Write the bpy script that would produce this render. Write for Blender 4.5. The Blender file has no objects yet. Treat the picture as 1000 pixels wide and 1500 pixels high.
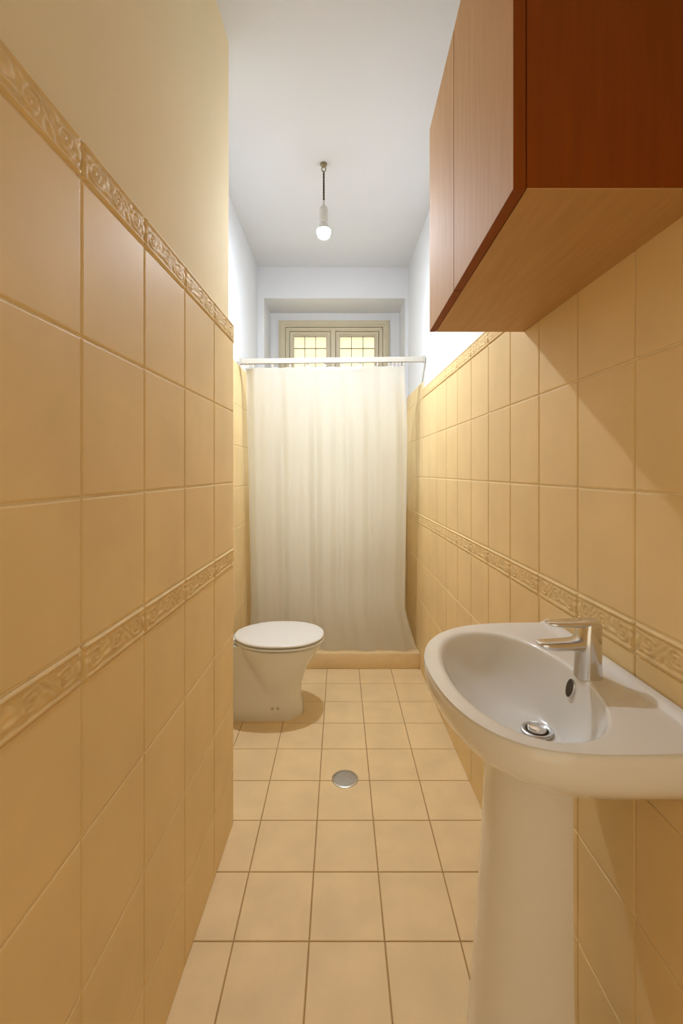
import bpy, bmesh, math, random
from mathutils import Vector
random.seed(4)
S = bpy.context.scene
COL = S.collection
PI = math.pi
CAM_H = 1.22

# ------------------------------------------------------------------ helpers
def srgb(r, g, b):
    f = lambda c: (c/255/12.92) if c/255 <= .04045 else ((c/255+.055)/1.055)**2.4
    return (f(r), f(g), f(b), 1)

def link(o, parent=None):
    COL.objects.link(o)
    if parent: o.parent = parent
    return o

def obj(name, bm, mats, parent=None, smooth=None):
    bmesh.ops.recalc_face_normals(bm, faces=bm.faces)
    me = bpy.data.meshes.new(name)
    bm.to_mesh(me); bm.free()
    for m in (mats if isinstance(mats, (list, tuple)) else [mats]): me.materials.append(m)
    if smooth is not None:
        for p in me.polygons: p.use_smooth = True
        me.set_sharp_from_angle(angle=math.radians(smooth))
    return link(bpy.data.objects.new(name, me), parent)

def thing(name, label, cat, loc=(0, 0, 0), rotz=0):
    o = bpy.data.objects.new(name, None); o.empty_display_size = .1
    o.location = loc; o.rotation_euler = (0, 0, rotz)
    o['label'] = label; o['category'] = cat
    return link(o)

def struct(name, bm, mats, label=None, parent=None, smooth=None):
    o = obj(name, bm, mats, parent, smooth)
    if parent is None:
        o['kind'] = 'structure'
    if label: o['label'] = label
    return o

def box(bm, x0, x1, y0, y1, z0, z1, mi=0):
    v = [bm.verts.new((x, y, z)) for x in (x0, x1) for y in (y0, y1) for z in (z0, z1)]
    fs = [(0,1,3,2),(4,6,7,5),(0,4,5,1),(2,3,7,6),(0,2,6,4),(1,5,7,3)]
    out = []
    for f in fs:
        fc = bm.faces.new([v[i] for i in f]); fc.material_index = mi; out.append(fc)
    return v, out

def hexa(bm, pts, z0, z1, mi=0):
    """prism over plan polygon pts"""
    a = [bm.verts.new((x, y, z0)) for x, y in pts]
    b = [bm.verts.new((x, y, z1)) for x, y in pts]
    n = len(pts)
    fs = [bm.faces.new(list(reversed(a))), bm.faces.new(b)]
    for i in range(n):
        fs.append(bm.faces.new((a[i], a[(i+1) % n], b[(i+1) % n], b[i])))
    for f in fs: f.material_index = mi
    return fs

def bevel_all(bm, w, seg=2):
    bmesh.ops.bevel(bm, geom=list(bm.edges), offset=w, segments=seg, profile=.5, affect='EDGES', clamp_overlap=True)

def rings(bm, loops, close0=True, close1=True, mi=0):
    R = [[bm.verts.new(p) for p in lp] for lp in loops]
    n = len(R[0])
    for a, b in zip(R[:-1], R[1:]):
        for i in range(n):
            f = bm.faces.new((a[i], a[(i+1) % n], b[(i+1) % n], b[i])); f.material_index = mi
    if close0: bm.faces.new(list(reversed(R[0]))).material_index = mi
    if close1: bm.faces.new(R[-1]).material_index = mi
    return R

def lathe(bm, prof, c=(0, 0, 0), n=32, close0=True, close1=True, mi=0):
    return rings(bm, [[(c[0]+r*math.cos(2*PI*i/n), c[1]+r*math.sin(2*PI*i/n), c[2]+z) for i in range(n)] for r, z in prof], close0, close1, mi)

def tube(bm, pts, r, n=10):
    pts = [Vector(p) for p in pts]
    loops = []
    for i, p in enumerate(pts):
        t = (pts[min(i+1, len(pts)-1)] - pts[max(i-1, 0)]).normalized()
        a = Vector((0, 0, 1)) if abs(t.z) < .9 else Vector((0, 1, 0))
        u = t.cross(a).normalized(); w = t.cross(u)
        rr = r[i] if isinstance(r, (list, tuple)) else r
        loops.append([tuple(p + u*rr*math.cos(2*PI*k/n) + w*rr*math.sin(2*PI*k/n)) for k in range(n)])
    return rings(bm, loops)

def sstep(a, b, x):
    t = max(0, min(1, (x-a)/(b-a))); return t*t*(3-2*t)

# ------------------------------------------------------------------ materials
def mat(name, base, rough=.5, spec=.5, metal=0, coat=0, noise=0, nscale=8, col2=None, bump=0, bscale=200, stretch=(1, 1, 1)):
    m = bpy.data.materials.new(name); m.use_nodes = True
    nt = m.node_tree; N = nt.nodes; L = nt.links
    b = N['Principled BSDF']
    b.inputs['Roughness'].default_value = rough
    b.inputs['Specular IOR Level'].default_value = spec
    b.inputs['Metallic'].default_value = metal
    b.inputs['Coat Weight'].default_value = coat
    b.inputs['Coat Roughness'].default_value = .30 if 'cherry' in name else .12
    tc = N.new('ShaderNodeTexCoord')
    mp = N.new('ShaderNodeMapping'); mp.inputs['Scale'].default_value = stretch
    L.new(tc.outputs['Object'], mp.inputs['Vector'])
    nz = N.new('ShaderNodeTexNoise'); nz.inputs['Scale'].default_value = nscale; nz.inputs['Detail'].default_value = 6
    L.new(mp.outputs['Vector'], nz.inputs['Vector'])
    rp = N.new('ShaderNodeValToRGB')
    rp.color_ramp.elements[0].position = .3; rp.color_ramp.elements[1].position = .7
    c2 = col2 or tuple(c*(1-noise) for c in base[:3])+(1,)
    rp.color_ramp.elements[0].color = c2; rp.color_ramp.elements[1].color = base
    L.new(nz.outputs['Fac'], rp.inputs['Fac'])
    L.new(rp.outputs['Color'], b.inputs['Base Color'])
    if bump:
        n2 = N.new('ShaderNodeTexNoise'); n2.inputs['Scale'].default_value = bscale; n2.inputs['Detail'].default_value = 4
        L.new(tc.outputs['Object'], n2.inputs['Vector'])
        bp = N.new('ShaderNodeBump'); bp.inputs['Strength'].default_value = bump; bp.inputs['Distance'].default_value = .002
        L.new(n2.outputs['Fac'], bp.inputs['Height']); L.new(bp.outputs['Normal'], b.inputs['Normal'])
    return m

M = {}
M['tile'] = mat('wall_tile_glaze', (.865, .645, .325, 1), .55, .3, noise=.10, nscale=5, bump=.05, bscale=90)
M['band'] = mat('relief_tile_glaze', (.865, .645, .325, 1), .6, .25, noise=.12, nscale=25)
M['grout'] = mat('wall_grout', (.93, .79, .54, 1), .9, .1, noise=.1, nscale=60)
M['ftile'] = mat('floor_tile_glaze', (.875, .66, .365, 1), .55, .35, noise=.12, nscale=7, bump=.08, bscale=160)
M['fgrout'] = mat('floor_grout', (.48, .30, .14, 1), .95, .1, noise=.15, nscale=60)
M['white'] = mat('white_plaster', (.765, .77, .785, 1), .9, .15, noise=.02, nscale=3, bump=.04, bscale=60)
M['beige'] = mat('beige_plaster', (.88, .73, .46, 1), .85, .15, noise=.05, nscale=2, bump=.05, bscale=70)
M['ceramic'] = mat('white_ceramic', (.82, .80, .76, 1), .12, .5, coat=.3, noise=.01)
M['plastic'] = mat('white_plastic', (.84, .82, .79, 1), .28, .5, noise=.01)
M['chrome'] = mat('chrome', (.72, .71, .70, 1), .14, .5, metal=1, noise=.02)
M['steel'] = mat('brushed_steel', (.62, .60, .56, 1), .35, .5, metal=1, noise=.2, nscale=60)
M['cover'] = mat('dull_grey_metal', (.47, .44, .38, 1), .6, .4, metal=.35, noise=.25, nscale=220, bump=.1, bscale=300)
M['dark'] = mat('dark_hole_shade', (.10, .08, .055, 1), .8, .1, noise=.2)  # dark colour stands in for the shade inside basin openings
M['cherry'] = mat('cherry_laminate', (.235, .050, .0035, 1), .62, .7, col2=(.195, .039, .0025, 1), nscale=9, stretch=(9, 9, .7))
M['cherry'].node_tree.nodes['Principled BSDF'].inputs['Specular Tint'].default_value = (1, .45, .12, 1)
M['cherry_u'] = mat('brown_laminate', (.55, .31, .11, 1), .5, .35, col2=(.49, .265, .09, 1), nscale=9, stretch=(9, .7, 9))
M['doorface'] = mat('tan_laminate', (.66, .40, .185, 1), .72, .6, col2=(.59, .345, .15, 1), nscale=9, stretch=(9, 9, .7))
M['winpaint'] = mat('cream_window_paint', (.66, .58, .41, 1), .4, .4, noise=.05, nscale=12)
M['lead'] = mat('lead_came', (.20, .18, .13, 1), .6, .4, noise=.1, nscale=30)
M['railwhite'] = mat('cream_rail', (.55, .51, .44, 1), .4, .4, noise=.02)
M['brass'] = mat('aged_brass', (.34, .28, .17, 1), .35, .5, metal=.8, noise=.3, nscale=80)
M['cord'] = mat('dark_cord', (.10, .08, .05, 1), .8, .2, noise=.5, nscale=400)
M['holder'] = mat('white_lampholder', (.74, .72, .68, 1), .35, .5, noise=.03)

# LED bulb: the diffuser throws most of its light downwards
def lit(name, col, k):
    m = bpy.data.materials.new(name); m.use_nodes = True
    e = m.node_tree.nodes['Principled BSDF']
    e.inputs['Base Color'].default_value = (.9, .9, .88, 1)
    e.inputs['Emission Color'].default_value = col; e.inputs['Emission Strength'].default_value = k
    return m
BULB_C = (.89, .985, 1.11, 1)
M['bulb'] = lit('lit_bulb_diffuser', BULB_C, 2050)
M['bulb_side'] = lit('lit_bulb_shoulder', BULB_C, 75)

# curtain: thin translucent plastic cloth
m = bpy.data.materials.new('curtain_cloth'); m.use_nodes = True
nt = m.node_tree; N = nt.nodes; L = nt.links
for n in list(N):
    if n.type == 'BSDF_PRINCIPLED': N.remove(n)
out = [n for n in N if n.type == 'OUTPUT_MATERIAL'][0]
d = N.new('ShaderNodeBsdfDiffuse'); t = N.new('ShaderNodeBsdfTranslucent'); g = N.new('ShaderNodeBsdfGlossy')
mx = N.new('ShaderNodeMixShader'); mx2 = N.new('ShaderNodeMixShader')
mx.inputs[0].default_value = .61; mx2.inputs[0].default_value = .03
g.inputs['Roughness'].default_value = .4
tc = N.new('ShaderNodeTexCoord'); nz = N.new('ShaderNodeTexNoise'); nz.inputs['Scale'].default_value = 300
rp = N.new('ShaderNodeValToRGB'); rp.color_ramp.elements[0].color = (.85, .835, .785, 1); rp.color_ramp.elements[1].color = (.90, .885, .84, 1)
L.new(tc.outputs['Object'], nz.inputs['Vector']); L.new(nz.outputs['Fac'], rp.inputs['Fac'])
L.new(rp.outputs['Color'], d.inputs['Color']); L.new(rp.outputs['Color'], t.inputs['Color'])
L.new(d.outputs[0], mx.inputs[1]); L.new(t.outputs[0], mx.inputs[2])
L.new(mx.outputs[0], mx2.inputs[1]); L.new(g.outputs[0], mx2.inputs[2]); L.new(mx2.outputs[0], out.inputs['Surface'])
M['curtain'] = m

# obscured window glass: translucent pale yellow with a smooth reflecting face
m = bpy.data.materials.new('pale_obscured_glass'); m.use_nodes = True
nt = m.node_tree; N = nt.nodes; L = nt.links
for n in list(N):
    if n.type == 'BSDF_PRINCIPLED': N.remove(n)
out = [n for n in N if n.type == 'OUTPUT_MATERIAL'][0]
t = N.new('ShaderNodeBsdfTranslucent'); g = N.new('ShaderNodeBsdfGlossy'); fr = N.new('ShaderNodeFresnel'); mx = N.new('ShaderNodeMixShader')
tc = N.new('ShaderNodeTexCoord'); nz = N.new('ShaderNodeTexNoise'); nz.inputs['Scale'].default_value = 18; nz.inputs['Detail'].default_value = 5
rp = N.new('ShaderNodeValToRGB'); rp.color_ramp.elements[0].color = (.72, .66, .36, 1); rp.color_ramp.elements[1].color = (.86, .81, .52, 1)
rp.color_ramp.elements[0].position = .35; rp.color_ramp.elements[1].position = .65
L.new(tc.outputs['Object'], nz.inputs['Vector']); L.new(nz.outputs['Fac'], rp.inputs['Fac']); L.new(rp.outputs['Color'], t.inputs['Color'])
g.inputs['Roughness'].default_value = .03; fr.inputs['IOR'].default_value = 1.5
tr = N.new('ShaderNodeBsdfTransparent'); tr.inputs['Color'].default_value = (.94, .93, .80, 1); mt = N.new('ShaderNodeMixShader'); mt.inputs[0].default_value = .88
L.new(t.outputs[0], mt.inputs[1]); L.new(tr.outputs[0], mt.inputs[2])
L.new(fr.outputs[0], mx.inputs[0]); L.new(mt.outputs[0], mx.inputs[1]); L.new(g.outputs[0], mx.inputs[2]); L.new(mx.outputs[0], out.inputs['Surface'])
M['glass'] = m

# ------------------------------------------------------------------ setting
XR = lambda y: .533 - .01515*y          # right wall tile face
XL = lambda y: -.410 + .026*y           # left partition tile face
XA = -.590                              # alcove wall on the left, behind the partition
Y0 = -.45                               # doorway wall behind the viewer
YP = 1.563                              # end of the left partition
YK = 2.776                              # kerb front
YF = 3.27                               # far wall
YW = 3.58                               # window wall, back of the recess
ZC = 2.70
JOINT = .0032; CH = .0034; PROUD = .0026

def tile_panel(bm, P, us, vs, mi=0, ch=CH, j=JOINT):
    """tiles between the joints us x vs; P(u, v, h) gives a point h above the grout"""
    for u0, u1 in zip(us[:-1], us[1:]):
        for v0, v1 in zip(vs[:-1], vs[1:]):
            a, b, c, d_ = u0+j/2, u1-j/2, v0+j/2, v1-j/2
            if b-a < .012 or d_-c < .012: continue
            lo = [bm.verts.new(P(u, v, 0)) for u, v in ((a, c), (b, c), (b, d_), (a, d_))]
            mid = [bm.verts.new(P(u, v, PROUD*.7)) for u, v in ((a+ch*.25, c+ch*.25), (b-ch*.25, c+ch*.25), (b-ch*.25, d_-ch*.25), (a+ch*.25, d_-ch*.25))]
            hi = [bm.verts.new(P(u, v, PROUD)) for u, v in ((a+ch, c+ch), (b-ch, c+ch), (b-ch, d_-ch), (a+ch, d_-ch))]
            fs = [bm.faces.new(hi)]
            for i in range(4):
                k = (i+1) % 4
                fs.append(bm.faces.new((lo[i], lo[k], mid[k], mid[i])))
                fs.append(bm.faces.new((mid[i], mid[k], hi[k], hi[i])))
            for f in fs: f.material_index = mi

def relief(s, t):
    """height 0..1 of the leaf scroll border; s along (0..1), t across (0..1)"""
    edge = max(math.exp(-((t-.07)/.045)**2), math.exp(-((t-.93)/.045)**2))
    h = 0.
    W = 3.2
    x = s*W; y = t
    best = 0
    for cx, cy, sg in ((.55, .5, 1), (1.6, .48, -1), (2.65, .52, 1)):
        dx, dy = x-cx, (y-cy)*1.0
        r = math.hypot(dx, dy); th = math.atan2(dy, dx)
        m_ = 1-sstep(.30, .50, r)
        v = .5+.5*math.cos(2*PI*r/.17 - sg*th)
        best = max(best, m_*v)
    leaf = .5+.5*math.sin(2*PI*(x*2.3 + 1.1*math.sin(4.2*y+1.9*x)))
    gap = min(1, min(abs(x-c) for c in (0.05, 1.08, 2.12, 3.15))/.5)
    h = max(best, leaf*(1-gap)*.85 + .12)
    core = sstep(.13, .2, t)*(1-sstep(.8, .87, t))
    return max(edge, .8*h*core)

def relief_panel(bm, P, us, v0, v1, mi, depth=.0050, nu=46, nv=22):
    j = JOINT
    for u0, u1 in zip(us[:-1], us[1:]):
        a, b = u0+j/2, u1-j/2
        if b-a < .03: continue
        full = .19
        g = []
        for i in range(nu+1):
            row = []
            for k in range(nv+1):
                s = i/nu; t = k/nv
                h = PROUD*.7 + depth*relief(s, t)
                if i in (0, nu) or k in (0, nv): h = 0
                row.append(bm.verts.new(P(a+(b-a)*s, v0+j/2+(v1-v0-j)*t, h)))
            g.append(row)
        for i in range(nu):
            for k in range(nv):
                f = bm.faces.new((g[i][k], g[i+1][k], g[i+1][k+1], g[i][k+1])); f.material_index = mi; f.smooth = True

ZROWS = [0, .194, .428, .662, .897]
BAND1 = (.897, .955)
ZMID = [.955, 1.184, 1.418, 1.652]
BAND2 = (1.652, 1.712)

# ---- floor
FX = [-.59] + [-.0805 + .1965*k for k in range(-2, 3)] + [.545]
FY = [Y0] + [1.777 + .2025*k for k in range(-10, 8)] + [YF]
bm = bmesh.new()
box(bm, -.62, .60, Y0-.1, YF+.02, -.06, -.0025, 1)
PROUD_SAVE = PROUD
PROUD = .0025; tile_panel(bm, lambda u, v, h: (u, v, -.0025+h), FX, [y for y in FY if y <= YF], 0, ch=.0022, j=.0032); PROUD = PROUD_SAVE
struct('floor', bm, [M['ftile'], M['fgrout']], 'tan square tiled bathroom floor')

# ---- ceiling
bm = bmesh.new(); box(bm, -.75, .70, Y0-.1, YW+.1, ZC, ZC+.08)
struct('ceiling', bm, M['white'], 'white painted ceiling')

# ---- right wall: tiles to 1.71 m, white plaster above
bm = bmesh.new()
TH = .0055
def wall_slab(bm, f, y0, y1, off, z0, z1, side, th, mi):
    pts = [(f(y0)+side*off, y0), (f(y1)+side*off, y1), (f(y1)+side*(off+th), y1), (f(y0)+side*(off+th), y0)]
    hexa(bm, pts, z0, z1, mi)
wall_slab(bm, XR, Y0, YW+.08, PROUD+.008, 0, ZC, 1, .14, 2)
PR = lambda u, v, h: (XR(u)+PROUD-h, u, v)
wall_slab(bm, XR, Y0, 2.70, PROUD, 0, BAND2[1]-.002, 1, .010, 1)
us = [Y0] + [1.359+.19*k for k in range(-9, -3)] + [.797, .983, 1.169, 1.359, 1.550, 1.744, 1.936, 2.128, 2.320, 2.512, 2.70]
tile_panel(bm, PR, us, ZROWS, 0)
relief_panel(bm, PR, us, *BAND1, 3)
tile_panel(bm, PR, us, ZMID, 0)
relief_panel(bm, PR, us, *BAND2, 3)
us2 = [2.70, 2.90, 3.09, YF]
wall_slab(bm, XR, 2.70, YF, PROUD, 0, 1.755, 1, .010, 1)
tile_panel(bm, PR, us2, ZROWS, 0)
relief_panel(bm, PR, us2, *BAND1, 3)
tile_panel(bm, PR, us2, [.955, 1.184, 1.418, 1.652, 1.755], 0)
struct('wall_right', bm, [M['tile'], M['grout'], M['white'], M['band']], 'right wall, cream tiles with relief borders under white plaster')

# ---- left partition (a solid block that ends before the toilet)
bm = bmesh.new()
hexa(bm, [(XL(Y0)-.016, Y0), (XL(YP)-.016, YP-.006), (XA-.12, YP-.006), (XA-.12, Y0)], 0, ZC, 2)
hexa(bm, [(XL(Y0)-PROUD, Y0), (XL(YP)-PROUD, YP), (XL(YP)-.03, YP), (XL(Y0)-.03, Y0)], 0, BAND2[1]+.012, 1)
PL = lambda u, v, h: (XL(u)-PROUD+h, u, v)
us = [Y0, -.37, -.16, .05, .26, .466, .684, .891, 1.107, 1.343, YP]
ZL2 = [.955, 1.180, 1.424, 1.664]
tile_panel(bm, PL, us, ZROWS, 0)
relief_panel(bm, PL, us, *BAND1, 3)
tile_panel(bm, PL, us, ZL2, 0)
relief_panel(bm, PL, us, 1.664, 1.726, 3)
box(bm, XL(YP)-.03, XL(YP)-.0005, YP-.002, YP+.006, 1.664, 1.726, 3)
struct('wall_left', bm, [M['tile'], M['grout'], M['beige'], M['band']], 'left partition, cream tiles with relief borders under beige plaster')

# ---- alcove wall behind the partition
bm = bmesh.new()
box(bm, XA-.12, XA-.008, YP-.01, YW+.08, 0, ZC, 2)
box(bm, XA-.010, XA-PROUD, YP, YF, 0, 1.842, 1)
PA = lambda u, v, h: (XA-PROUD+h, u, v)
us = [YP+.01, 1.75, 1.94, 2.13, 2.32, 2.51, 2.70, 2.89, 3.08, YF]
tile_panel(bm, PA, us, ZROWS + [1.13, 1.366, 1.60, 1.84], 0)
struct('wall_alcove', bm, [M['tile'], M['grout'], M['white']], 'left wall of the toilet alcove, cream tiles under white plaster')

# ---- far wall with window recess
bm = bmesh.new()
RX0, RX1, RZ0, RZ1 = -.552, .472, .99, 2.475
box(bm, XA-.05, .62, YF, YF+.02, 0, RZ0, 1)
PF = lambda u, v, h: (u, YF-h, v)
tile_panel(bm, PF, [XA, -.40, -.21, -.02, .17, .36, XR(YF)], ZROWS + [.975], 0)
box(bm, XA-.05, .62, YF+.02, YW+.12, 0, RZ0, 2)
box(bm, XA-.05, .62, YF, YW+.12, RZ1, ZC, 2)
box(bm, XA-.05, RX0, YF, YW+.12, RZ0, RZ1, 2)
box(bm, RX1, .62, YF, YW+.12, RZ0, RZ1, 2)
WX0, WX1, WZ0, WZ1 = -.486, .391, 1.03, 2.413
box(bm, RX0, RX1, YW, YW+.12, WZ1-.03, RZ1, 2)
box(bm, RX0, RX1, YW, YW+.12, RZ0, WZ0+.03, 2)
box(bm, RX0, WX0+.03, YW, YW+.12, WZ0+.03, WZ1-.03, 2)
box(bm, WX1-.03, RX1, YW, YW+.12, WZ0+.03, WZ1-.03, 2)
struct('wall_far', bm, [M['tile'], M['grout'], M['white']], 'white far wall with the deep window recess')

# ---- wall behind the viewer, with its open doorway
bm = bmesh.new()
box(bm, XA-.12, -.37, Y0-.1, Y0, 0, ZC); box(bm, .47, .69, Y0-.1, Y0, 0, ZC); box(bm, -.37, .47, Y0-.1, Y0, 2.12, ZC)
struct('wall_back', bm, M['white'], 'white wall with the doorway behind the viewer')

# ---- shower kerb
bm = bmesh.new()
hexa(bm, [(XA, YK), (XR(YK), YK), (XR(YK+.12), YK+.12), (XA, YK+.12)], 0, .097)
bevel_all(bm, .005, 2)
struct('trim_1', bm, M['ftile'], 'low tan tiled kerb at the foot of the shower curtain', smooth=40)

# ---- unseen tray, added behind the kerb to bounce light onto the curtain
bm = bmesh.new()
box(bm, XA+.004, XR(YF)-.004, YK+.125, YF-.004, 0, .035)
box(bm, XA+.004, XR(YF)-.004, YK+.125, YK+.16, .035, .06); box(bm, XA+.004, XR(YF)-.004, YF-.04, YF-.004, .035, .06)
box(bm, XA+.004, XA+.04, YK+.16, YF-.04, .035, .06); box(bm, XR(YF)-.04, XR(YF)-.004, YK+.16, YF-.04, .035, .06)
struct('bounce_tray', bm, M['ceramic'], 'unseen white tray added behind the kerb to bounce light onto the curtain')

# ------------------------------------------------------------------ window
bm = bmesh.new()
def frame_rect(bm, x0, x1, z0, z1, w, y0, y1, mi=0):
    box(bm, x0, x1, y0, y1, z1-w, z1, mi); box(bm, x0, x1, y0, y1, z0, z0+w, mi)
    box(bm, x0, x0+w, y0, y1, z0+w, z1-w, mi); box(bm, x1-w, x1, y0, y1, z0+w, z1-w, mi)
def fr_in(i, w, y0, y1): frame_rect(bm, WX0+i, WX1-i, WZ0+i, WZ1-i, w, y0, y1)
fr_in(0, .018, YW-.014, YW+.05)
fr_in(.016, .022, YW-.026, YW+.05)
fr_in(.036, .016, YW-.018, YW+.05)
fr_in(.0555, .012, YW-.010, YW+.05)
fr_in(.0655, .017, YW-.004, YW+.05)
fr_in(.045, .050, YW+.046, YW+.08)
box(bm, -.086, -.026, YW+.046, YW+.08, WZ0+.05, WZ1-.05)
win = struct('window_1', bm, M['winpaint'], 'cream painted casement window above the shower curtain')
win['category'] = 'window'
sx = [(-.3995, -.0795), (-.0325, .3045)]
bm = bmesh.new(); box(bm, -.076, -.036, YW-.006, YW+.06, WZ0+.054, WZ1-.054); bevel_all(bm, .006, 2)
obj('mullion', bm, M['winpaint'], win)
for si, (a, b) in enumerate(sx):
    zt, zb = 2.327, 1.118
    bm = bmesh.new()
    frame_rect(bm, a, b, zb, zt, .022, YW+.004, YW+.045)
    frame_rect(bm, a+.018, b-.018, zb+.018, zt-.018, .014, YW+.014, YW+.045)
    sash = obj('sash', bm, M['winpaint'], win)
    ga, gb, gz0, gz1 = a+.030, b-.030, zb+.03, zt-.030
    bm = bmesh.new()
    cw = (gb-ga)/3; rows = 12; rh = (gz1-gz0)/rows
    for i in range(3):
        for k in range(rows):
            tilt = .055 if (si == 1 and i == 1) else random.uniform(-.02, .02)
            x0, x1 = ga+i*cw, ga+(i+1)*cw; z0, z1 = gz0+k*rh, gz0+(k+1)*rh
            dy = tilt*cw/2
            vs = [bm.verts.new(p) for p in ((x0, YW+.028+dy, z0), (x1, YW+.028-dy, z0), (x1, YW+.028-dy, z1), (x0, YW+.028+dy, z1))]
            bm.faces.new(vs)
    pane = obj('pane', bm, M['glass'], sash)
    bm = bmesh.new()
    for i in range(4):
        x = ga+i*cw; box(bm, x-.0022, x+.0022, YW+.018, YW+.036, gz0, gz1)
    for k in range(rows+1):
        z = gz0+k*rh; box(bm, ga, gb, YW+.019, YW+.035, z-.002, z+.002)
    obj('leading', bm, M['lead'], sash)

# ------------------------------------------------------------------ shower rail and curtain
ra, rb = Vector((-.585, 2.62, CAM_H+.637)), Vector((XR(2.647)+.004, 2.647, CAM_H+.657))
rail_t = thing('shower_rail', 'white curtain rail running from wall to wall above the toilet alcove', 'curtain rail', (0, 0, 0))
dirv = (rb-ra)
bm = bmesh.new()
prof = [(-.011, -.015), (-.011, .009), (-.0085, .0105), (-.0085, .0135), (-.006, .015), (.006, .015), (.011, .011), (.011, -.015), (.004, -.015), (.004, -.004), (-.004, -.004), (-.004, -.015)]
def rail_pt(s, py, pz):
    p = ra + dirv*s; return (p.x, p.y+py, p.z+pz)
lo = [[rail_pt(s, y, z) for y, z in prof] for s in (.012, .988)]
rings(bm, lo)
obj('rail', bm, M['railwhite'], rail_t)
for s, sg in ((0, 1), (1, -1)):
    p = ra+dirv*s
    bm = bmesh.new(); box(bm, min(p.x, p.x+sg*.012), max(p.x, p.x+sg*.012), p.y-.014, p.y+.014, p.z-.019, p.z+.018); bevel_all(bm, .003, 2)
    obj('end_bracket', bm, M['railwhite'], rail_t)

# curtain surface
def curtain_pt(u, v):
    """u 0..1 left to right, v 0..1 top to bottom"""
    top = ra + dirv*((-.552+(.378+.552)*u - ra.x)/dirv.x)
    xt = -.552 + .930*u
    xm = -.555 + .955*u
    xb = -.580 + 1.060*u
    x = xt + (xm-xt)*sstep(0, .25, v)
    if v > .84: x = xm + (xb-xm)*((v-.84)/.16)**1.15
    zt = top.z - .036
    zb = .102
    z = zt + (zb-zt)*v
    y = top.y + (2.812-top.y)*v**1.1
    amp = .004 + .016*sstep(0, .3, v)*(1-.55*sstep(.65, 1, v))
    ph = u*2*PI
    w = (math.sin(5.2*ph+.6+.4*math.sin(2*ph)) + .55*math.sin(9.3*ph+1.7-.5*v) + .35*math.sin(14.6*ph+.3))
    y += amp*w*.75
    y += .030*math.exp(-(u/.035)**2)*(1-.3*v)
    if v < .02: pass
    z -= .004*abs(math.sin(PI*u*11))*(1-sstep(0, .05, v))
    xlim = XR(y)-.006
    return (min(x, xlim), y, z)
bm = bmesh.new(); NU, NV = 200, 90
g = [[bm.verts.new(curtain_pt(i/NU, k/NV)) for k in range(NV+1)] for i in range(NU+1)]
for i in range(NU):
    for k in range(NV): bm.faces.new((g[i][k], g[i+1][k], g[i+1][k+1], g[i][k+1]))
cur = obj('shower_curtain', bm, M['curtain'], None, 60)
cur['label'] = 'cream white shower curtain hanging behind the toilet down to the tiled kerb'; cur['category'] = 'curtain'
bm = bmesh.new()
g = [[bm.verts.new((lambda p: (p[0], p[1]-.0016, p[2]))(curtain_pt(i/NU, k*.0145/3))) for k in range(4)] for i in range(NU+1)]
for i in range(NU):
    for k in range(3): bm.faces.new((g[i][k], g[i+1][k], g[i+1][k+1], g[i][k+1]))
obj('hem', bm, M['curtain'], cur, 60)
for u in (.004, .018, .05, .17, .28, .39, .5, .61, .72, .83, .90, .925, .95, .972, .994):
    p = curtain_pt(u, .004)
    s = (p[0]-ra.x)/dirv.x; q = ra+dirv*s
    bm = bmesh.new()
    box(bm, p[0]-.0055, p[0]+.0055, q.y-.003, q.y+.003, q.z-.030, q.z-.004)
    tube(bm, [(p[0], q.y, q.z-.029), (p[0], q.y-.004, q.z-.036), (p[0], p[1]-.003, p[2]-.003), (p[0], p[1]+.004, p[2]-.004)], .002, 8)
    obj('glider', bm, M['plastic'], rail_t)

# ------------------------------------------------------------------ toilet
tl = thing('toilet', 'white floor standing toilet with closed lid in front of the shower curtain', 'toilet', (-.33, 2.29, 0))
OX, OY = -.33, 2.29
def sup(cx, ax, ay, n, th):
    """radial distance from the local origin to a superellipse centred (cx,0), found by bisection"""
    lo_, hi_ = 0, .6
    c, s = math.cos(th), math.sin(th)
    for _ in range(30):
        r = (lo_+hi_)/2
        if abs((r*c-cx)/ax)**n + abs(r*s/ay)**n < 1: lo_ = r
        else: hi_ = r
    return lo_
def lerp_tab(tab, z):
    for a, b in zip(tab[:-1], tab[1:]):
        if z <= b[0]:
            t = (z-a[0])/(b[0]-a[0]); t = max(0, t)
            return [x+(y-x)*t for x, y in zip(a[1:], b[1:])]
    return tab[-1][1:]
# z, front x (local), centre x, half width
BT = [(0, .145, .02, .088), (.03, .143, .02, .086), (.09, .131, .02, .089), (.15, .133, .02, .108), (.20, .148, .022, .130), (.25, .172, .024, .150), (.30, .205, .026, .166), (.34, .228, .026, .174), (.362, .238, .026, .177)]
NA = 144
def toilet_ring(z, k=1.0):
    fx, cx, ay = lerp_tab(BT, z)
    lp = []
    for i in range(NA):
        th = 2*PI*i/NA
        rb_ = sup(cx, fx-cx, ay, 2.15, th) if abs(th-PI) > -1 else 0
        back = sup(-.065, .175, .094, 5.5, th)
        r = max(rb_, back)*k
        lp.append((r*math.cos(th), r*math.sin(th), z))
    return lp
bm = bmesh.new()
zs = [0, .008, .03, .06, .09, .12, .15, .175, .2, .225, .25, .275, .3, .32, .34, .352, .360]
loops = [toilet_ring(z, .985 if z == 0 else 1) for z in zs]
loops += [toilet_ring(.3645, .985), toilet_ring(.3655, .93)]
loops = [[(x, y, zz) for (x, y, zz) in lp] for lp in loops]
rings(bm, loops)
obj('bowl', bm, M['ceramic'], tl, 50)
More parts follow.
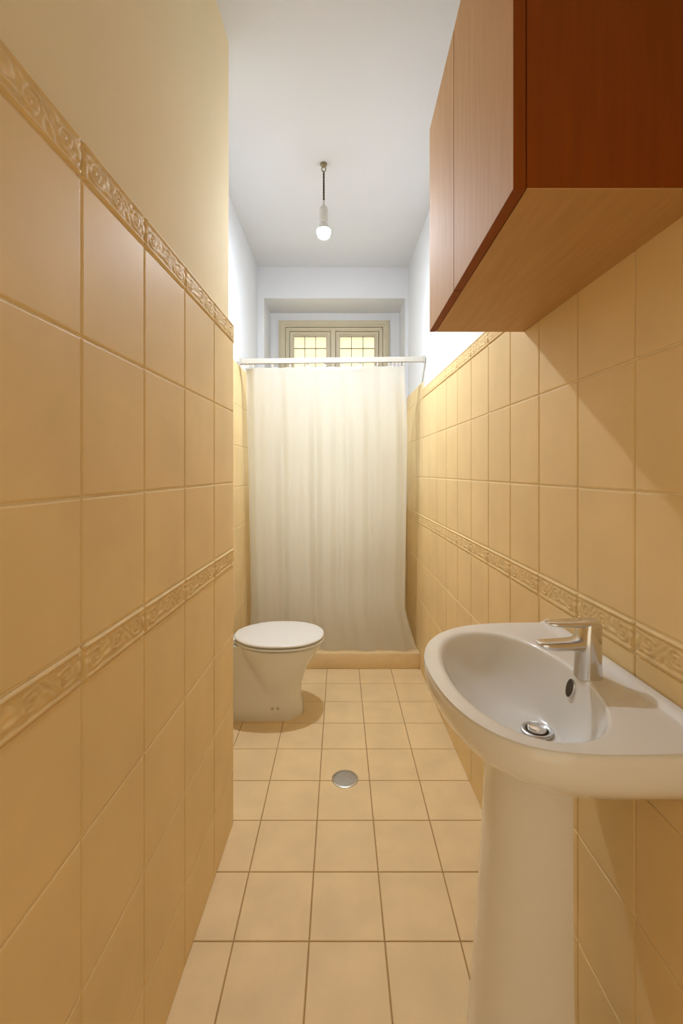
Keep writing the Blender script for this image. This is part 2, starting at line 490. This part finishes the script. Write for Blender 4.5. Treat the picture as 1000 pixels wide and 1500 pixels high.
def oval(k, z, c=.022, ax=.226, ay=.182):
    lp = []
    for i in range(NA):
        th = 2*PI*i/NA
        cx, sn = math.cos(th), math.sin(th)
        e = 2/2.25
        x = c + (ax+k)*math.copysign(abs(cx)**e, cx); y = (ay+k)*math.copysign(abs(sn)**e, sn)
        if cx < 0: y *= 1-.16*(cx*cx)
        lp.append((x, y, z))
    return lp
bm = bmesh.new()
lps = [oval(-.016, .3695), oval(-.004, .3700), oval(0, .3725), oval(0, .3780), oval(-.003, .3805), oval(-.014, .3815)]
inner = [oval(-.075, .3815), oval(-.080, .379), oval(-.080, .372), oval(-.075, .3695)]
R = rings(bm, lps+inner, False, False)
for i in range(NA): bm.faces.new((R[-1][i], R[-1][(i+1) % NA], R[0][(i+1) % NA], R[0][i]))
obj('seat', bm, M['plastic'], tl, 50)
for x, y in ((.15, .08), (.15, -.08), (-.11, .10), (-.11, -.10)):
    bm = bmesh.new(); lathe(bm, [(.009, .3640), (.009, .3698)], (x, y, 0), 16); obj('seat_buffer', bm, M['plastic'], tl, 40)
bm = bmesh.new()
lps = [oval(-.014, .3868), oval(-.004, .3872), oval(-.0005, .3900), oval(-.001, .3955), oval(-.006, .3990), oval(-.016, .4008), oval(-.06, .4018), oval(-.12, .4022)]
rings(bm, lps)
obj('lid', bm, M['plastic'], tl, 60)
for y in (-.055, .055):
    bm = bmesh.new(); tube(bm, [(-.195, y-.02, .380), (-.195, y+.02, .380)], .011, 14); obj('hinge', bm, M['plastic'], tl, 40)
for x in (.000, .026):
    bm = bmesh.new()
    cy = -.0950
    lp = []
    for r, off in ((.0075, .004), (.0070, -.001), (.005, -.003), (.004, -.0012)):
        lp.append([(x+r*math.cos(2*PI*i/16), cy+off, .062+r*math.sin(2*PI*i/16)) for i in range(16)])
    rings(bm, lp)
    obj('fixing_bolt', bm, M['steel'], tl, 40)

# ------------------------------------------------------------------ washbasin
RZ = .85
WA = math.atan(.01515)
wb = thing('washbasin', 'white ceramic pedestal washbasin against the right wall below the cabinet', 'washbasin', (XR(.846)-.0005, .846, 0), WA)
# local frame: x from the wall out to -x, y along the wall
NB = 160
B_D = .357
def outline_ok(x, y):
    dep = -x
    if dep < 0: return False
    if y < 0: return abs(y/.258)**2.2 + (dep/B_D)**6 < 1
    return abs(y/.259)**2.0 + (dep/B_D)**3.5 < 1
CX, CY = -.185, -.015
def out_r(th):
    lo_, hi_ = 0, .6
    for _ in range(34):
        r = (lo_+hi_)/2
        if outline_ok(CX+r*math.cos(th), CY+r*math.sin(th)): lo_ = r
        else: hi_ = r
    return lo_
# angles spread evenly by arc length of the outline
dense = [2*PI*i/2400 for i in range(2400)]
pts = [(CX+out_r(t)*math.cos(t), CY+out_r(t)*math.sin(t)) for t in dense]
acc = [0]
for i in range(1, 2400): acc.append(acc[-1]+math.hypot(pts[i][0]-pts[i-1][0], pts[i][1]-pts[i-1][1]))
tot = acc[-1]; ANG = []; j = 0
for k in range(NB):
    tgt = tot*k/NB
    while acc[j] < tgt: j += 1
    ANG.append(dense[j])
OUT = [(CX+out_r(t)*math.cos(t), CY+out_r(t)*math.sin(t)) for t in ANG]
# bowl rim: an oval with its long axis along the wall
IX, IY, IA, IB = -.206, -.018, .119, .210
INN = []
for (ox, oy) in OUT:
    t = math.atan2((oy-IY)/IB, (ox-IX)/IA)
    c, s = math.cos(t), math.sin(t)
    e = 2/2.15
    INN.append((IX+IA*math.copysign(abs(c)**e, c), IY+IB*math.copysign(abs(s)**e, s)))
DX, DY = -.157, -.012       # waste
loops = []
# bowl from the waste up
prof = [(.075, -.112), (.12, -.112), (.20, -.112), (.30, -.1118), (.40, -.1112), (.46, -.1092), (.52, -.1045), (.58, -.0970), (.66, -.0845), (.74, -.0695), (.82, -.0520), (.89, -.0335), (.94, -.018), (.97, -.0078), (.990, -.0025), (1.012, -.0002), (1.035, .0006)]
for s, z in prof:
    q = sstep(.0, 1, s)
    cx = DX+(IX-DX)*s; cy = DY+(IY-DY)*s
    lp = []
    for (ix, iy) in INN:
        rx, ry = (ix-IX), (iy-IY)
        th = math.atan2(ry, rx); m_ = sstep(.15, .75, s)     # round at the waste, oval at the rim
        rx = rx*m_ + (1-m_)*.122*math.cos(th); ry = ry*m_ + (1-m_)*.122*math.sin(th)
        lp.append((cx+rx*s, cy+ry*s, RZ+z))
    loops.append(lp)
last = loops[-1]
def deck_z(x, y):
    dep = -x
    return RZ + .009*(1-sstep(.012, .030, dep)) - .0035*sstep(.30, .357, dep)*0
for t in (.1, .2, .32, .44, .55, .65, .74, .81, .87, .91, .94, .965):
    lp = []
    for (lx, ly, lz), (ox, oy) in zip(last, OUT):
        x, y = lx+(ox-lx)*t, ly+(oy-ly)*t
        lp.append((x, y, deck_z(x, y)+.0006*(1-t)))
    loops.append(lp)
def outer(k, inset, drop, flat=False):
    lp = []
    for (ox, oy) in OUT:
        ax, ay = -.02, 0
        x = ax+(ox-ax)*k; y = ay+(oy-ay)*k
        # small inset towards the middle
        vx, vy = x+.15, y
        l = math.hypot(vx, vy)+1e-6
        x -= vx/l*inset; y -= vy/l*inset
        x = min(x, -.0005)
        top = deck_z(x, y)
        lp.append((x, y, top-drop if drop < .012 else RZ-drop))
    return lp
loops += [outer(1, .0055, .0008), outer(1, .0028, .0026), outer(1, .0008, .0058), outer(1, 0, .0112), outer(1, .0002, .018), outer(.997, 0, .028), outer(.988, 0, .040), outer(.970, 0, .052), outer(.940, 0, .064), outer(.895, 0, .076), outer(.84, 0, .088), outer(.76, 0, .102), outer(.68, 0, .116), outer(.58, 0, .134), outer(.48, 0, .152), outer(.42, 0, .168), outer(.36, 0, .172)]
bm = bmesh.new()
rings(bm, loops)
basin = obj('basin', bm, M['ceramic'], wb, 55)
# waste
bm = bmesh.new()
lathe(bm, [(.028, -.1075), (.028, -.1040), (.026, -.1026), (.0225, -.1028), (.0205, -.1045), (.0205, -.1065)], (DX, DY, RZ-.003), 40)
lathe(bm, [(.0204, -.1066), (.0204, -.1052), (.002, -.1050)], (DX, DY, RZ-.003), 40, mi=1)  # flat dark disc, painted shade of the gap round the plug
waste = obj('waste', bm, [M['steel'], M['dark']], wb, 40)
bm = bmesh.new()
lathe(bm, [(.0165, -.1065), (.0165, -.1000), (.0145, -.0975), (.006, -.0958), (.001, -.0956)], (DX, DY, RZ-.003), 36)
obj('plug', bm, M['chrome'], waste, 40)
# overflow on the back slope of the bowl
bm = bmesh.new()
oc = Vector((-.0958, -.014, RZ-.0300)); nrm = Vector((-.955, 0, .297)); up = Vector((.297, 0, .955))
def disc_pt(a, r, h, sx=.72): return tuple(oc + Vector((0, 1, 0))*(r*sx*math.cos(a)) + up*(r*math.sin(a)) + nrm*h)
rings(bm, [[disc_pt(2*PI*i/32, r, h) for i in range(32)] for r, h in ((.0176, -.012), (.0176, .0010), (.0170, .0020), (.0162, .0019), (.0156, .0008), (.0156, -.0065))], True, False)
ov = obj('overflow', bm, M['chrome'], wb, 40)
bm = bmesh.new()
rings(bm, [[disc_pt(2*PI*i/32, r, h) for i in range(32)] for r, h in ((.0154, -.0065), (.0154, .0010), (.0140, .0013))])
obj('overflow_shade_disc', bm, M['dark'], ov, 40)['label'] = 'dark disc painted as the shade of the hole in the chrome ring'  # bowl has no opening; the hole's shade is a raised dark disc
# pedestal: a D section, open side to the wall
bm = bmesh.new()
def ped(z, hw, dep, cy, xb=-.130):
    lp = []
    n = 48
    for i in range(n+1):
        a = -PI/2 + PI*i/n
        c = math.cos(a); s = math.sin(a)
        e = 2/2.3
        lp.append((xb-dep*abs(c)**e, cy+hw*math.copysign(abs(s)**e, s), z))
    lp += [(xb+.006, cy+hw*.985, z), (xb+.006, cy-hw*.985, z)]
    return lp
pz = [(0, .124, .146, .030), (.012, .127, .148, .030), (.04, .124, .146, .028), (.10, .116, .142, .024), (.18, .107, .137, .020), (.28, .099, .131, .016), (.40, .092, .124, .012), (.52, .088, .118, .009), (.62, .085, .114, .007), (.69, .084, .111, .006), (.722, .084, .110, .006)]
rings(bm, [ped(*p) for p in pz])
obj('pedestal', bm, M['ceramic'], wb, 40)
# mixer tap
TX, TY = -.072, -.030
bm = bmesh.new()
def rrect(cx, cy, hx, hy, z, n=6, k=.5):
    lp = []
    r = min(hx, hy)*k
    for qx, qy, a0 in ((1, 1, 0), (-1, 1, PI/2), (-1, -1, PI), (1, -1, 3*PI/2)):
        for i in range(n+1):
            a = a0+PI/2*i/n
            lp.append((cx+qx*(hx-r)+r*math.cos(a), cy+qy*(hy-r)+r*math.sin(a), z))
    return lp
zb = RZ-.002
rings(bm, [rrect(TX, TY, .0225, .0225, zb, k=.8), rrect(TX, TY, .0220, .0220, zb+.004, k=.8), rrect(TX, TY, .0205, .0210, zb+.03, k=.8), rrect(TX+.0005, TY, .0200, .0205, zb+.060, k=.8), rrect(TX+.0010, TY, .0195, .0205, zb+.082, k=.8), rrect(TX+.0020, TY, .0185, .0200, zb+.094, k=.8), rrect(TX+.003, TY, .0165, .018, zb+.100, k=.8), rrect(TX+.003, TY, .012, .014, zb+.102, k=.8)])
tap = obj('tap', bm, M['chrome'], wb, 50)
tap['label'] = 'chrome single lever mixer tap'
def bar(secs):
    """sections along -x: (x, half width y, z centre, half height)"""
    lps = []
    for x, hy, zc, hz in secs:
        lp = []
        for i in range(24):
            a = 2*PI*i/24; c, s = math.cos(a), math.sin(a); e = 2/3.2
            lp.append((TX+x, TY+hy*math.copysign(abs(c)**e, c), zc+hz*math.copysign(abs(s)**e, s)))
        lps.append(lp)
    return lps
bm = bmesh.new()
rings(bm, bar([(.006, .017, zb+.062, .016), (-.016, .0175, zb+.061, .013), (-.024, .0175, zb+.060, .0095), (-.040, .0172, zb+.059, .0085), (-.060, .0165, zb+.058, .0080), (-.076, .0155, zb+.0585, .0070), (-.086, .0135, zb+.0600, .0050), (-.091, .0100, zb+.0612, .0030), (-.0925, .006, zb+.0616, .0015)]))
obj('spout', bm, M['chrome'], tap, 50)
bm = bmesh.new()
rings(bm, bar([(.014, .015, zb+.098, .0055), (.000, .0170, zb+.0985, .0065), (-.020, .0165, zb+.0975, .0058), (-.040, .0155, zb+.0970, .0048), (-.060, .0140, zb+.0972, .0042), (-.070, .0120, zb+.0975, .0034), (-.075, .0080, zb+.0978, .0020)]))
obj('lever', bm, M['chrome'], tap, 50)

# ------------------------------------------------------------------ wall cabinet
cz0, cz1 = CAM_H+.389, CAM_H+.954
cy0, cy1, cys = .6217, 1.260, .972
cab = thing('wall_cabinet', 'reddish brown wooden wall cabinet hanging above the washbasin', 'cabinet', (.50, .94, cz0))
o3 = Vector((.50, .94, cz0))
fx = lambda y: .2390+.0172*(y-cy0)
def cab_part(name, pts, z0, z1, m_, bev=.0008, label=None):
    bm = bmesh.new(); hexa(bm, [(x-o3.x, y-o3.y) for x, y in pts], z0-o3.z, z1-o3.z)
    bevel_all(bm, bev, 1)
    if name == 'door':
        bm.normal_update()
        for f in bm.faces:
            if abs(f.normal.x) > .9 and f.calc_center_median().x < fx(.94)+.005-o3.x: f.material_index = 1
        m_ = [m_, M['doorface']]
    o = obj(name, bm, m_, cab)
    if label: o['label'] = label
    return o
dth = .0175
bk = lambda y: XR(y)+.002
def strip(y0, y1, a, b): return [(a(y0), y0), (a(y1), y1), (b(y1), y1), (b(y0), y0)]
fi = lambda y: fx(y)+dth+.001
cab_part('side_panel', strip(cy0, cy0+.018, fi, bk), cz0+.0022, cz1, M['cherry'])
cab_part('side_panel', strip(cy1-.018, cy1, fi, bk), cz0+.0022, cz1, M['cherry'])
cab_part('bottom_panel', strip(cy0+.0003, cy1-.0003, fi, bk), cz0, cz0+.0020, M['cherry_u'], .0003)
cab_part('top_panel', strip(cy0+.018, cy1-.018, fi, bk), cz1-.018, cz1, M['cherry'])
fd = lambda y: fx(y)+dth
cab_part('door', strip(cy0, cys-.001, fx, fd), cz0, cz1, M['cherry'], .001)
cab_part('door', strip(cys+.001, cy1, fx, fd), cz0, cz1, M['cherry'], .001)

# ------------------------------------------------------------------ hanging bulb
lx, ly = -.079, 2.17
lamp = thing('pendant_bulb', 'lit bare bulb hanging on a short cord from the ceiling', 'pendant lamp', (lx, ly, ZC))
bm = bmesh.new()
lathe(bm, [(.0165, .001), (.0165, -.006), (.013, -.012), (.008, -.016), (.004, -.017)], n=24)
pts = [(.010*math.cos(a), 0, -.026+.013*math.sin(a)) for a in [2*PI*i/24 for i in range(25)]]
tube(bm, pts, .0026, 8)
obj('ceiling_hook', bm, M['brass'], lamp, 50)
bm = bmesh.new()
for ph in (0, PI):
    tube(bm, [(.0028*math.cos(t*.55+ph), .0028*math.sin(t*.55+ph), -.036-.155*t/60) for t in range(61)], .0024, 7)
obj('cord', bm, M['cord'], lamp, 60)
bm = bmesh.new()
zz = -.186
lathe(bm, [(.004, zz+.010), (.0065, zz+.004), (.007, zz-.014), (.011, zz-.020), (.019, zz-.028), (.0215, zz-.040), (.0215, zz-.092), (.019, zz-.097)], n=28)
obj('lamp_holder', bm, M['holder'], lamp, 50)
bm = bmesh.new()
zc = -.329
lathe(bm, [(.0150, zz-.090), (.0165, zc+.040), (.0235, zc+.028), (.0300, zc+.014), (.0318, zc+.008)], n=32, close1=False)
bulb = obj('bulb_neck', bm, M['holder'], lamp, 60)
bm = bmesh.new()
R_ = .0325
lathe(bm, [(.0318, zc+.008)] + [(R_*math.cos(a), zc+R_*math.sin(a)) for a in [-(PI/2)*i/12 for i in range(0, 12)]] + [(.001, zc-R_)], n=32, close0=True)
for f in bm.faces:
    if f.calc_center_median().z > zc - R_*.58: f.material_index = 1
bl = obj('bulb', bm, [M['bulb'], M['bulb_side']], lamp, 60)
bl['label'] = 'glowing white bulb'

# ------------------------------------------------------------------ floor drain
dr = thing('floor_drain', 'round steel floor drain set in the middle of the tiled floor', 'drain', (.019, 1.785, 0))
bm = bmesh.new()
lathe(bm, [(.052, -.002), (.052, .0016), (.050, .0030), (.0445, .0030), (.0435, .0018), (.0435, -.002)], n=48)
obj('rim', bm, M['steel'], dr, 40)
bm = bmesh.new()
lathe(bm, [(.0428, -.0015), (.0428, .0016), (.041, .0024), (.001, .0026)], n=48)
obj('cover', bm, M['cover'], dr, 40)
# ------------------------------------------------------------------ light
w = bpy.data.worlds.new('World'); S.world = w; w.use_nodes = True
bg = w.node_tree.nodes['Background']; bg.inputs[0].default_value = (1, .83, .58, 1); bg.inputs[1].default_value = 1.0
ld = bpy.data.lights.new('daylight', 'AREA'); ld.shape = 'RECTANGLE'; ld.size = 1.6; ld.size_y = 1.6; ld.energy = 17; ld.color = (.93, .98, 1)
lo_ = bpy.data.objects.new('daylight', ld); lo_.location = (-.05, 4.40, 1.40); lo_.rotation_euler = (-PI/2, 0, 0); link(lo_)
sd = bpy.data.lights.new('skylight', 'AREA'); sd.shape = 'RECTANGLE'; sd.size = 1.6; sd.size_y = 1.4; sd.energy = 270; sd.color = (.90, .96, 1)
so = bpy.data.objects.new('skylight', sd); so.location = (-.05, 4.5, 3.4); so.rotation_euler = (Vector((-.05, 2.8, .6))-Vector((-.05, 4.5, 3.4))).to_track_quat('-Z', 'Y').to_euler(); link(so)

# ------------------------------------------------------------------ camera
cd = bpy.data.cameras.new('camera'); cam = bpy.data.objects.new('camera', cd); link(cam)
cam.location = (0, 0, CAM_H); cam.rotation_euler = (PI/2, 0, 0)
cd.sensor_fit = 'VERTICAL'; cd.sensor_height = 36; cd.sensor_width = 24; cd.lens = 36*660/1500
cd.shift_x = 2/1500; cd.shift_y = -60/1500; cd.clip_start = .02
S.camera = cam
S.view_settings.view_transform = 'Standard'; S.view_settings.look = 'None'; S.view_settings.gamma = 1
S.view_settings.use_curve_mapping = False
S.view_settings.exposure = .17
